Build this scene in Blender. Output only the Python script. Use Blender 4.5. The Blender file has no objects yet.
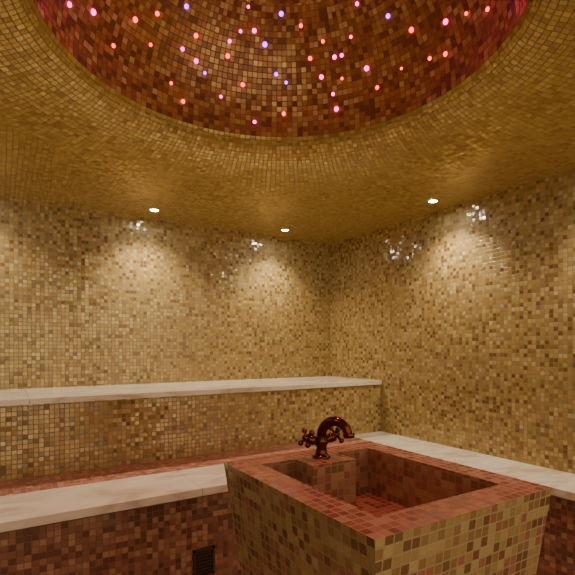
import bpy, bmesh, math, random
from mathutils import Vector
random.seed(7)
scene=bpy.context.scene
FL=-0.12; CZ=2.3; EYE=1.21; F=461.0
XW,XE,YS,YN=-1.06,2.993,-0.76,3.943

# ---------------- materials ----------------
def new_mat(name):
    m=bpy.data.materials.new(name); m.use_nodes=True
    nt=m.node_tree; b=nt.nodes['Principled BSDF']
    return m,nt,b
def simple(name,col,rough=.4,metal=0,emit=None,es=0):
    m,nt,b=new_mat(name)
    b.inputs['Base Color'].default_value=(*col,1); b.inputs['Roughness'].default_value=rough
    b.inputs['Metallic'].default_value=metal
    if emit: 
        b.inputs['Emission Color'].default_value=(*emit,1); b.inputs['Emission Strength'].default_value=es
    return m
def mosaic(name,cols,grout,size=.031,tilt=.10,rough=.22,metal=.25,gw=.10,off=(0,0),clus=.35,spec=.6):
    m,nt,b=new_mat(name); N=nt.nodes; L=nt.links
    def n(t,**k):
        x=N.new(t)
        for a,v in k.items(): setattr(x,a,v)
        return x
    uv=n('ShaderNodeUVMap'); uv.uv_map='UVMap'
    o=n('ShaderNodeVectorMath',operation='SUBTRACT'); L.new(uv.outputs[0],o.inputs[0]); o.inputs[1].default_value=(off[0],off[1],0)
    sc=n('ShaderNodeVectorMath',operation='SCALE'); L.new(o.outputs[0],sc.inputs[0]); sc.inputs['Scale'].default_value=1/size
    fl=n('ShaderNodeVectorMath',operation='FLOOR'); L.new(sc.outputs[0],fl.inputs[0])
    fr=n('ShaderNodeVectorMath',operation='FRACTION'); L.new(sc.outputs[0],fr.inputs[0])
    wn=n('ShaderNodeTexWhiteNoise',noise_dimensions='2D'); L.new(fl.outputs[0],wn.inputs['Vector'])
    ns=n('ShaderNodeTexNoise',noise_dimensions='2D'); L.new(fl.outputs[0],ns.inputs['Vector']); ns.inputs['Scale'].default_value=.09; ns.inputs['Detail'].default_value=2
    a=n('ShaderNodeMath',operation='MULTIPLY_ADD'); L.new(ns.outputs[0],a.inputs[0]); a.inputs[1].default_value=clus; a.inputs[2].default_value=-.5*clus
    ad=n('ShaderNodeMath',operation='ADD',use_clamp=True); L.new(a.outputs[0],ad.inputs[0]); L.new(wn.outputs['Value'],ad.inputs[1])
    cr=n('ShaderNodeValToRGB'); cr.color_ramp.interpolation='CONSTANT'
    els=cr.color_ramp.elements
    while len(els)<len(cols): els.new(.5)
    for i,(p,c) in enumerate(cols):
        els[i].position=p
    for i,(p,c) in enumerate(cols): els[i].color=(*c,1)
    L.new(ad.outputs[0],cr.inputs[0])
    sp=n('ShaderNodeSeparateXYZ'); L.new(fr.outputs[0],sp.inputs[0])
    def edge(s):
        p=n('ShaderNodeMath',operation='PINGPONG'); L.new(s,p.inputs[0]); p.inputs[1].default_value=.5
        return p.outputs[0]
    mn=n('ShaderNodeMath',operation='MINIMUM'); L.new(edge(sp.outputs[0]),mn.inputs[0]); L.new(edge(sp.outputs[1]),mn.inputs[1])
    mr=n('ShaderNodeMapRange'); L.new(mn.outputs[0],mr.inputs[0]); mr.inputs[1].default_value=gw*.4; mr.inputs[2].default_value=gw*.75
    mx=n('ShaderNodeMix',data_type='RGBA'); L.new(mr.outputs[0],mx.inputs[0]); mx.inputs[6].default_value=(*grout,1); L.new(cr.outputs[0],mx.inputs[7])
    L.new(mx.outputs[2],b.inputs['Base Color'])
    rr=n('ShaderNodeMapRange'); L.new(mr.outputs[0],rr.inputs[0]); rr.inputs[3].default_value=.8; rr.inputs[4].default_value=rough
    L.new(rr.outputs[0],b.inputs['Roughness'])
    mt=n('ShaderNodeMath',operation='MULTIPLY'); L.new(mr.outputs[0],mt.inputs[0]); mt.inputs[1].default_value=metal
    L.new(mt.outputs[0],b.inputs['Metallic'])
    b.inputs['Specular IOR Level'].default_value=spec
    ge=n('ShaderNodeNewGeometry')
    s1=n('ShaderNodeVectorMath',operation='SUBTRACT'); L.new(wn.outputs['Color'],s1.inputs[0]); s1.inputs[1].default_value=(.5,.5,.5)
    s2=n('ShaderNodeVectorMath',operation='SCALE'); L.new(s1.outputs[0],s2.inputs[0]); s2.inputs['Scale'].default_value=tilt
    s3=n('ShaderNodeVectorMath',operation='ADD'); L.new(s2.outputs[0],s3.inputs[0]); L.new(ge.outputs['Normal'],s3.inputs[1])
    s4=n('ShaderNodeVectorMath',operation='NORMALIZE'); L.new(s3.outputs[0],s4.inputs[0])
    bp=n('ShaderNodeBump'); bp.inputs['Strength'].default_value=.35; bp.inputs['Distance'].default_value=.002
    L.new(mr.outputs[0],bp.inputs['Height']); L.new(s4.outputs[0],bp.inputs['Normal'])
    L.new(bp.outputs[0],b.inputs['Normal'])
    return m
gold=[(0,(.20,.115,.035)),(.09,(.31,.195,.06)),(.26,(.41,.28,.095)),(.55,(.48,.34,.125)),(.8,(.57,.43,.19)),(.93,(.34,.25,.11))]
goldc=[(0,(.38,.24,.06)),(.15,(.46,.31,.08)),(.45,(.52,.36,.10)),(.75,(.58,.42,.12)),(.92,(.64,.48,.17))]
domec=[(0,(.26,.10,.03)),(.2,(.40,.175,.05)),(.5,(.52,.25,.075)),(.75,(.62,.36,.11)),(.93,(.72,.50,.2))]
redc=[(0,(.26,.08,.055)),(.3,(.36,.13,.09)),(.6,(.45,.185,.125)),(.85,(.50,.27,.18))]  # red-brown tiles with the dome LEDs' red cast put into the colour
intc=[(0,(.26,.12,.06)),(.3,(.38,.18,.10)),(.6,(.45,.24,.13)),(.85,(.34,.12,.08))]
lowc=[(0,(.16,.065,.04)),(.3,(.26,.115,.07)),(.6,(.35,.17,.105)),(.85,(.43,.25,.15))]  # brown tiles, reddened to carry the dome's red glow on the riser
basc=[(0,(.17,.085,.03)),(.2,(.26,.155,.055)),(.42,(.34,.23,.085)),(.68,(.41,.30,.12)),(.86,(.32,.13,.075))]
M_wall=mosaic('mosaic_gold_wall',gold,(.22,.15,.06),rough=.14,metal=.18,size=.0285,tilt=.16,spec=.9,gw=.12,clus=.35)
M_ceil=mosaic('mosaic_gold_ceiling',goldc,(.18,.12,.04),tilt=.16,rough=.25,metal=.35,size=.029,gw=.12)
M_dome=mosaic('mosaic_copper_dome',domec,(.15,.07,.03),tilt=.16,rough=.27,metal=.35,size=.029)
M_red=mosaic('mosaic_red_brown',redc,(.40,.2,.14),tilt=.06,rough=.3,metal=.1)
M_low=mosaic('mosaic_brown_riser',lowc,(.18,.09,.06))
M_floor=mosaic('mosaic_floor',lowc,(.2,.12,.08),rough=.4)
def marble():
    m,nt,b=new_mat('beige_marble'); N=nt.nodes;L=nt.links
    g=N.new('ShaderNodeNewGeometry')
    mp=N.new('ShaderNodeMapping'); mp.inputs['Scale'].default_value=(1.2,2.8,3); mp.inputs['Rotation'].default_value=(0,0,.35); L.new(g.outputs['Position'],mp.inputs[0])
    w=N.new('ShaderNodeTexNoise'); w.inputs['Scale'].default_value=2.4; w.inputs['Detail'].default_value=10; w.inputs['Distortion'].default_value=1.2
    L.new(mp.outputs[0],w.inputs['Vector'])
    cr=N.new('ShaderNodeValToRGB'); e=cr.color_ramp.elements
    e[0].position=.36; e[0].color=(.56,.47,.36,1); e[1].position=.62; e[1].color=(.78,.72,.61,1)
    x=e.new(.48); x.color=(.71,.63,.52,1)
    L.new(w.outputs[0],cr.inputs[0]); L.new(cr.outputs[0],b.inputs['Base Color'])
    b.inputs['Roughness'].default_value=.2
    return m
M_marble=marble()
M_bronze=simple('antique_copper',(.16,.045,.024),.2,.95)
M_chrome=simple('chrome_trim',(.7,.65,.55),.2,1)
M_lamp=simple('lamp_glow',(1,1,1),.5,0,(.93,.95,1),150)
M_dark=simple('vent_dark',(.015,.012,.01),.5)

# ---------------- helpers ----------------
def finish(name,bm,mats,parent=None,smooth=False):
    me=bpy.data.meshes.new(name)
    bmesh.ops.recalc_face_normals(bm,faces=bm.faces)
    uvl=bm.loops.layers.uv.get('UVMap') or bm.loops.layers.uv.new('UVMap')
    for f in bm.faces:
        n=f.normal; ax=max(range(3),key=lambda i:abs(n[i]))
        for l in f.loops:
            c=l.vert.co
            l[uvl].uv=((c.y,c.z),(c.x,c.z),(c.x,c.y))[ax]
    for f in bm.faces: f.smooth=smooth
    bm.to_mesh(me); bm.free()
    ob=bpy.data.objects.new(name,me); scene.collection.objects.link(ob)
    for m in (mats if isinstance(mats,list) else [mats]): me.materials.append(m)
    if parent: ob.parent=parent
    return ob
def addbox(bm,a,b,mi=0,bev=0):
    vs=[bm.verts.new((x,y,z)) for z in (a[2],b[2]) for y in (a[1],b[1]) for x in (a[0],b[0])]
    fs=[(0,2,3,1),(4,5,7,6),(0,1,5,4),(2,6,7,3),(0,4,6,2),(1,3,7,5)]
    out=[]
    for f in fs:
        q=bm.faces.new([vs[i] for i in f]); q.material_index=mi; out.append(q)
    if bev:
        ed=list({e for q in out for e in q.edges})
        bmesh.ops.bevel(bm,geom=ed,offset=bev,segments=2,affect='EDGES',profile=.5)
def box(name,a,b,mat,parent=None,bev=0):
    bm=bmesh.new(); addbox(bm,a,b,0,bev); return finish(name,bm,mat,parent=parent)
def empty(name,loc=(0,0,0)):
    e=bpy.data.objects.new(name,None); e.empty_display_size=.1; e.location=loc; scene.collection.objects.link(e); return e
def lathe(bm,prof,origin,axis=Vector((0,0,1)),seg=24):
    q=axis.to_track_quat('Z','Y'); rings=[]
    for r,z in prof:
        rings.append([bm.verts.new(Vector(origin)+q@Vector((r*math.cos(2*math.pi*i/seg),r*math.sin(2*math.pi*i/seg),z))) for i in range(seg)])
    for a,b in zip(rings,rings[1:]):
        for i in range(seg):
            j=(i+1)%seg; bm.faces.new((a[i],a[j],b[j],b[i]))
    for r_,fl in ((rings[0],True),(rings[-1],False)):
        bm.faces.new(r_[::-1] if fl else r_)

# ---------------- room shell ----------------
T=.12
box('wall_back',(XW-T,YN,FL),(XE+T,YN+T,CZ),M_wall)
box('wall_right',(XE,YS,FL),(XE+T,YN,CZ),M_wall)
box('wall_left',(XW-T,YS,FL),(XW,YN,CZ),M_wall)
box('floor',(XW-T,YS,FL-.1),(XE+T,YN+T,FL),M_floor)

# ceiling + dome
cx,cy=.967,1.596
RF=1.45
RIM=.93
prof=[(1.95,CZ),(1.8,CZ+.003),(1.6,CZ+.012),(RF,CZ+.024),(1.3,CZ+.042),(1.18,CZ+.062),(1.08,CZ+.085),(1.01,CZ+.108),(.965,CZ+.13),(.94,CZ+.152),(RIM-.005,CZ+.18)]
H=.78
zb=CZ+.18
for k in range(1,31):
    t=k/30*math.pi/2
    prof.append((max((RIM-.005)*math.cos(t),.0),zb+H*math.sin(t)))
ang=[2*math.pi*i/128 for i in range(128)]
for X,Y in ((XW,YS),(XW,YN),(XE,YS),(XE,YN)):
    ang.append(math.atan2(Y-cy,X-cx)%(2*math.pi))
ang=sorted(ang)
def rectpt(a):
    c,s=math.cos(a),math.sin(a); ts=[]
    if c>1e-9: ts.append((XE-cx)/c)
    if c<-1e-9: ts.append((XW-cx)/c)
    if s>1e-9: ts.append((YN-cy)/s)
    if s<-1e-9: ts.append((YS-cy)/s)
    t=min(ts); return (cx+t*c,cy+t*s,CZ)
def surf(name,pr,mat,outer):
    bm=bmesh.new(); uvl=bm.loops.layers.uv.new('UVMap')
    rings=[]; info=[]
    if outer:
        rings.append([bm.verts.new(rectpt(a)) for a in ang]); info.append((3,0))
    arc=0; prev=None
    for r,z in pr:
        if prev: arc+=math.hypot(r-prev[0],z-prev[1])
        prev=(r,z)
        rings.append([bm.verts.new((cx+r*math.cos(a),cy+r*math.sin(a),z)) for a in ang]) if r>1e-4 else rings.append([bm.verts.new((cx,cy,z))])
        info.append((r,arc))
    n=len(ang)
    for k in range(len(rings)-1):
        A,B=rings[k],rings[k+1]
        ra,aa=info[k]; rb,ab=info[k+1]
        mid=(ra+rb)/2
        flat = outer and mid>RF
        Rq=1.15 if mid>.95 else (.85 if mid>.62 else (.5 if mid>.36 else .25))
        Rq=round(2*math.pi*Rq/.029)*.029/(2*math.pi)
        for i in range(n):
            j=(i+1)%n
            a0=ang[i]; a1=ang[j] if j else ang[0]+2*math.pi
            if len(B)==1: vs=[A[i],A[j],B[0]]; uv=[(a0*Rq,aa),(a1*Rq,aa),((a0+a1)/2*Rq,ab)]
            else: vs=[A[i],A[j],B[j],B[i]]; uv=[(a0*Rq,aa),(a1*Rq,aa),(a1*Rq,ab),(a0*Rq,ab)]
            f=bm.faces.new(vs); f.smooth=True
            for l,q in zip(f.loops,uv):
                l[uvl].uv=(l.vert.co.x,l.vert.co.y) if flat else q
    me=bpy.data.meshes.new(name); bm.to_mesh(me); bm.free()
    me.materials.append(mat)
    ob=bpy.data.objects.new(name,me); scene.collection.objects.link(ob); return ob
surf('ceiling',prof[:11],M_ceil,True)
dome=surf('ceiling_dome',prof[10:],M_dome,False)

# star lights set into the dome: (azimuth deg, elevation deg, colour)
R0=RIM-.005
stars=[(143,13,0),(134,18,0),(124,14,1),(111,22,1),(112,32,1),(99,26,0),(102,39,2),(96,8,1),(93,24,0),(95,32,1),(89,21,2),(82,14,0),(81,34,0),(81,29,1),(77,38,0),(69,6,0),(71,39,0),(66,35,2),(59,45,2),(61,25,2),(57,22,2),(58,10,1),(41,35,1),(43,23,0),(37,29,0),(39,16,0),(38,10,0),(35,21,1),(29,34,0),(34,29,0),(23,43,0),(22,14,1),(25,22,0),(12,35,2),(12,17,1),(5,27,1),(1,15,1),(-5,13,1),(-8,22,0),(-16,19,1),(-24,14,1),(74,20,1),(101,13,1),(119,26,1),(50,41,1),(47,30,1),(75,46,0)]
for i in range(45): stars.append((random.uniform(155,325),random.uniform(8,75),random.choice((0,1,1,2))))
for i in range(12): stars.append((random.uniform(-30,150),random.uniform(52,85),random.choice((0,1,2))))
mcol=[simple('led_pink',(1,.2,.5),.5,0,(1,.02,.40),7),simple('led_red',(1,.1,.1),.5,0,(1,.02,.05),6),simple('led_violet',(.5,.1,1),.5,0,(.36,.03,1),7)]
bm=bmesh.new()
for az,el,c in stars:
    az=math.radians(az); el=math.radians(el)
    p=Vector((cx+R0*math.cos(el)*math.cos(az),cy+R0*math.cos(el)*math.sin(az),zb+H*math.sin(el)))
    before=set(bm.faces)
    bmesh.ops.create_icosphere(bm,subdivisions=2,radius=random.uniform(.008,.014))
    new=[f for f in bm.faces if f not in before]
    for v in {v for f in new for v in f.verts}: v.co+=p
    for f in new: f.material_index=c
finish('star_lights',bm,mcol,smooth=True)

# ---------------- benches ----------------
UB=.9; UY=3.16; LZ=.43; LY=2.41; RX=2.606; ST=.045
ub=empty('upper_bench')
box('riser',(XW,UY+.015,LZ-.03),(XE,YN,UB-.03),M_wall,ub)
bm=bmesh.new(); g=.0008
xs=[XW,.15,1.45,2.35,XE]
for a,b in zip(xs,xs[1:]): addbox(bm,(a+g,UY-.005,UB-.035),(b-g,YN,UB),0,.002)
finish('seat_slabs',bm,M_marble,parent=ub)
lb=empty('lower_bench')
box('riser_back',(XW,LY+.03,FL),(XE,UY+.015,LZ-ST),M_low,lb)
box('riser_side',(RX+.03,YS,FL),(XE,LY+.03,LZ-ST),M_low,lb)
box('foot_strip',(XW,2.83,LZ-ST),(RX,UY+.02,LZ-.006),M_red,lb)
bm=bmesh.new()
xs=[XW,-.3,.95,1.85,RX]
for a,b in zip(xs,xs[1:]): addbox(bm,(a+g,LY,LZ-ST),(b-g,2.84,LZ),0,.003)
ys=[YS,.6,1.5,2.45,UY+.014]
for a,b in zip(ys,ys[1:]): addbox(bm,(RX,a+g,LZ-ST),(XE,b-g,LZ),0,.003)
finish('seat_slabs_low',bm,M_marble,parent=lb)

# vent
v=empty('vent_grille')
yv=LY+.03
bm=bmesh.new()
vx0,vx1,vz0,vz1=.905,1.03,-.07,.085
w=.012
addbox(bm,(vx0,yv-.012,vz0),(vx1,yv,vz0+w)); addbox(bm,(vx0,yv-.012,vz1-w),(vx1,yv,vz1))
addbox(bm,(vx0,yv-.012,vz0),(vx0+w,yv,vz1)); addbox(bm,(vx1-w,yv-.012,vz0),(vx1,yv,vz1))
for k in range(7):
    z=vz0+.02+k*.0185; addbox(bm,(vx0+w,yv-.009,z),(vx1-w,yv-.001,z+.007))
finish('frame',bm,simple('vent_metal',(.09,.06,.045),.4,.6),parent=v)
box('backing',(vx0+.002,yv-.003,vz0+.002),(vx1-.002,yv-.0005,vz1-.002),M_dark,v)

# ---------------- basin ----------------
bx0,bx1,by0,by1,bz=.676,1.368,.733,1.515,.80
k=.12
M_bas=mosaic('mosaic_basin',basc,(.27,.18,.10),size=.0288,off=(bx0,0),tilt=.10,gw=.12,clus=.3,rough=.17)
M_rim=mosaic('mosaic_rim_redcast',redc,(.42,.22,.165),size=.0288,off=(bx0,by0),tilt=.05,rough=.22,metal=.1,gw=.12)  # rim and basin floor: red LED light is painted into the tiles
M_int=mosaic('mosaic_basin_inside',intc,(.32,.16,.10),size=.0288,off=(bx0,by0),tilt=.05,rough=.22,metal=.1,gw=.12)
bs=empty('mosaic_basin')
bm=bmesh.new()
s=k*(bz-FL)
rim=.1
o=[(bx0,by0),(bx1,by0),(bx1,by1),(bx0,by1)]
ob_=[(bx0+s,by0+s),(bx1-s,by0+s),(bx1-s,by1-s),(bx0+s,by1-s)]
fx0,fx1,fy=.915,1.105,1.30
inn=[(bx0+rim,by0+rim),(bx1-rim,by0+rim),(bx1-rim,by1-rim),(fx1,by1-rim),(fx1,fy),(fx0,fy),(fx0,by1-rim),(bx0+rim,by1-rim)]
zi=.62
V=lambda p,z:bm.verts.new((p[0],p[1],z))
ot=[V(p,bz) for p in o]; obm=[V(p,FL) for p in ob_]
it=[V(p,bz) for p in inn]; ib=[V(p,zi) for p in inn]
for i in range(4):
    j=(i+1)%4; bm.faces.new((obm[i],obm[j],ot[j],ot[i]))
bm.faces.new(obm[::-1])
for vs in ((ot[0],ot[1],it[1],it[0]),(ot[1],ot[2],it[2],it[1]),(ot[3],ot[0],it[0],it[7]),(ot[2],ot[3],it[7],it[6],it[5],it[4],it[3],it[2])):
    f=bm.faces.new(vs); f.material_index=1
for i in range(8):
    j=(i+1)%8; f=bm.faces.new((it[i],it[j],ib[j],ib[i])); f.material_index=2
f=bm.faces.new(ib); f.material_index=1
finish('basin_body',bm,[M_bas,M_rim,M_int],parent=bs)
bm=bmesh.new(); lathe(bm,[(.028,0),(.03,.003),(.022,.005),(.0005,.004)],(1.02,1.06,zi+.0005)); finish('drain',bm,M_chrome,parent=bs,smooth=True)

# ---------------- faucet ----------------
fc=empty('basin_faucet',(1.015,1.39,bz))
def P(bm,name): return finish(name,bm,M_bronze,parent=fc,smooth=True)
bm=bmesh.new()
lathe(bm,[(.034,0),(.035,.004),(.031,.009),(.024,.012),(.021,.02),(.019,.035),(.021,.045),(.025,.052),(.026,.062),(.023,.072),(.017,.08),(.016,.088)],(0,0,0))
P(bm,'body')
for sgn,nm in ((-1,'handle_hot'),(1,'handle_cold')):
    ax=Vector((sgn*.93,0,.36)).normalized()
    bm=bmesh.new()
    lathe(bm,[(.014,.0),(.014,.028),(.018,.032),(.019,.042),(.016,.048),(.011,.052),(.010,.060),(.014,.062),(.015,.070),(.012,.076),(.004,.079)],(sgn*.008,0,.055),ax,20)
    c=Vector((sgn*.008,0,.055))+ax*.065
    q=ax.to_track_quat('Z','Y')
    for i in range(4):
        a=math.pi/4+i*math.pi/2
        d=q@Vector((math.cos(a),math.sin(a),0))
        lathe(bm,[(.0055,.008),(.005,.02),(.0065,.026),(.0095,.029),(.0105,.034),(.0085,.039),(.002,.0415)],c,d,14)
    P(bm,nm)
cu=bpy.data.curves.new('spout','CURVE'); cu.dimensions='3D'; cu.bevel_depth=1; cu.bevel_resolution=6; cu.resolution_u=14; cu.use_fill_caps=True
sp=cu.splines.new('BEZIER'); pts=[((0,.0,.07),.018),((0.002,-.008,.108),.018),((.018,-.045,.138),.0185),((.038,-.088,.126),.017),((.044,-.104,.098),.0155)]
sp.bezier_points.add(len(pts)-1)
for bp_,(c,r) in zip(sp.bezier_points,pts):
    bp_.co=c; bp_.radius=r; bp_.handle_left_type=bp_.handle_right_type='AUTO'
so=bpy.data.objects.new('spout',cu); scene.collection.objects.link(so); so.parent=fc; cu.materials.append(M_bronze)
bm=bmesh.new(); lathe(bm,[(.0165,0),(.0205,.003),(.0205,.016),(.017,.02)],(.045,-.106,.084),Vector((0,.1,1))); P(bm,'spout_nozzle')

# ---------------- downlights ----------------
def downlight(x,y,e):
    p=empty('recessed_ceiling_light',(x,y,CZ))
    bm=bmesh.new(); seg=28
    pr=[(.030,-.001),(.034,-.006),(.040,-.007),(.045,-.004),(.046,.0)]
    rings=[[bm.verts.new((r*math.cos(2*math.pi*i/seg),r*math.sin(2*math.pi*i/seg),z)) for i in range(seg)] for r,z in pr]
    for A,B in zip(rings,rings[1:]):
        for i in range(seg): bm.faces.new((A[i],A[(i+1)%seg],B[(i+1)%seg],B[i]))
    finish('trim_ring',bm,M_chrome,parent=p,smooth=True)
    bm=bmesh.new(); bmesh.ops.create_circle(bm,cap_ends=True,radius=.031,segments=24)
    for v_ in bm.verts: v_.co.z=-.003
    finish('lens',bm,M_lamp,parent=p)
    l=bpy.data.lights.new('lamp','SPOT'); l.energy=e; l.color=(1,.84,.59); l.spot_size=math.radians(122); l.spot_blend=.95; l.shadow_soft_size=.035
    lo=bpy.data.objects.new('lamp',l); scene.collection.objects.link(lo); lo.parent=p; lo.location=(0,0,-.02)
for x,y,e in ((1.04,3.67,64),(2.25,3.65,64),(2.74,2.345,64),(-.17,3.67,38),(2.74,1.135,50),(2.74,-.1,28),(-.8,2.3,28),(-.8,1.0,28)):  # the dimmest ones at the end are unseen fixtures added as fill
    downlight(x,y,e)

# red lamp in dome aimed down
l=bpy.data.lights.new('dome_colour_lamp','SPOT'); l.energy=85; l.color=(1,.20,.17); l.spot_size=math.radians(90); l.spot_blend=1; l.shadow_soft_size=.08
lo=bpy.data.objects.new('dome_colour_lamp',l); scene.collection.objects.link(lo); lo.location=(cx,cy,zb+H-.03)

# world
w=bpy.data.worlds.new('World'); scene.world=w; w.use_nodes=True
w.node_tree.nodes['Background'].inputs[0].default_value=(1,.81,.54,1); w.node_tree.nodes['Background'].inputs[1].default_value=1.25

# camera
cam=bpy.data.cameras.new('Camera'); co=bpy.data.objects.new('Camera',cam); scene.collection.objects.link(co)
cam.sensor_width=36; cam.lens=36*F/575; cam.shift_y=(347-287.5)/575; cam.clip_start=.02
co.location=(0,0,EYE); co.rotation_euler=(math.radians(90),0,-math.atan2(.529,.8486))
scene.camera=co
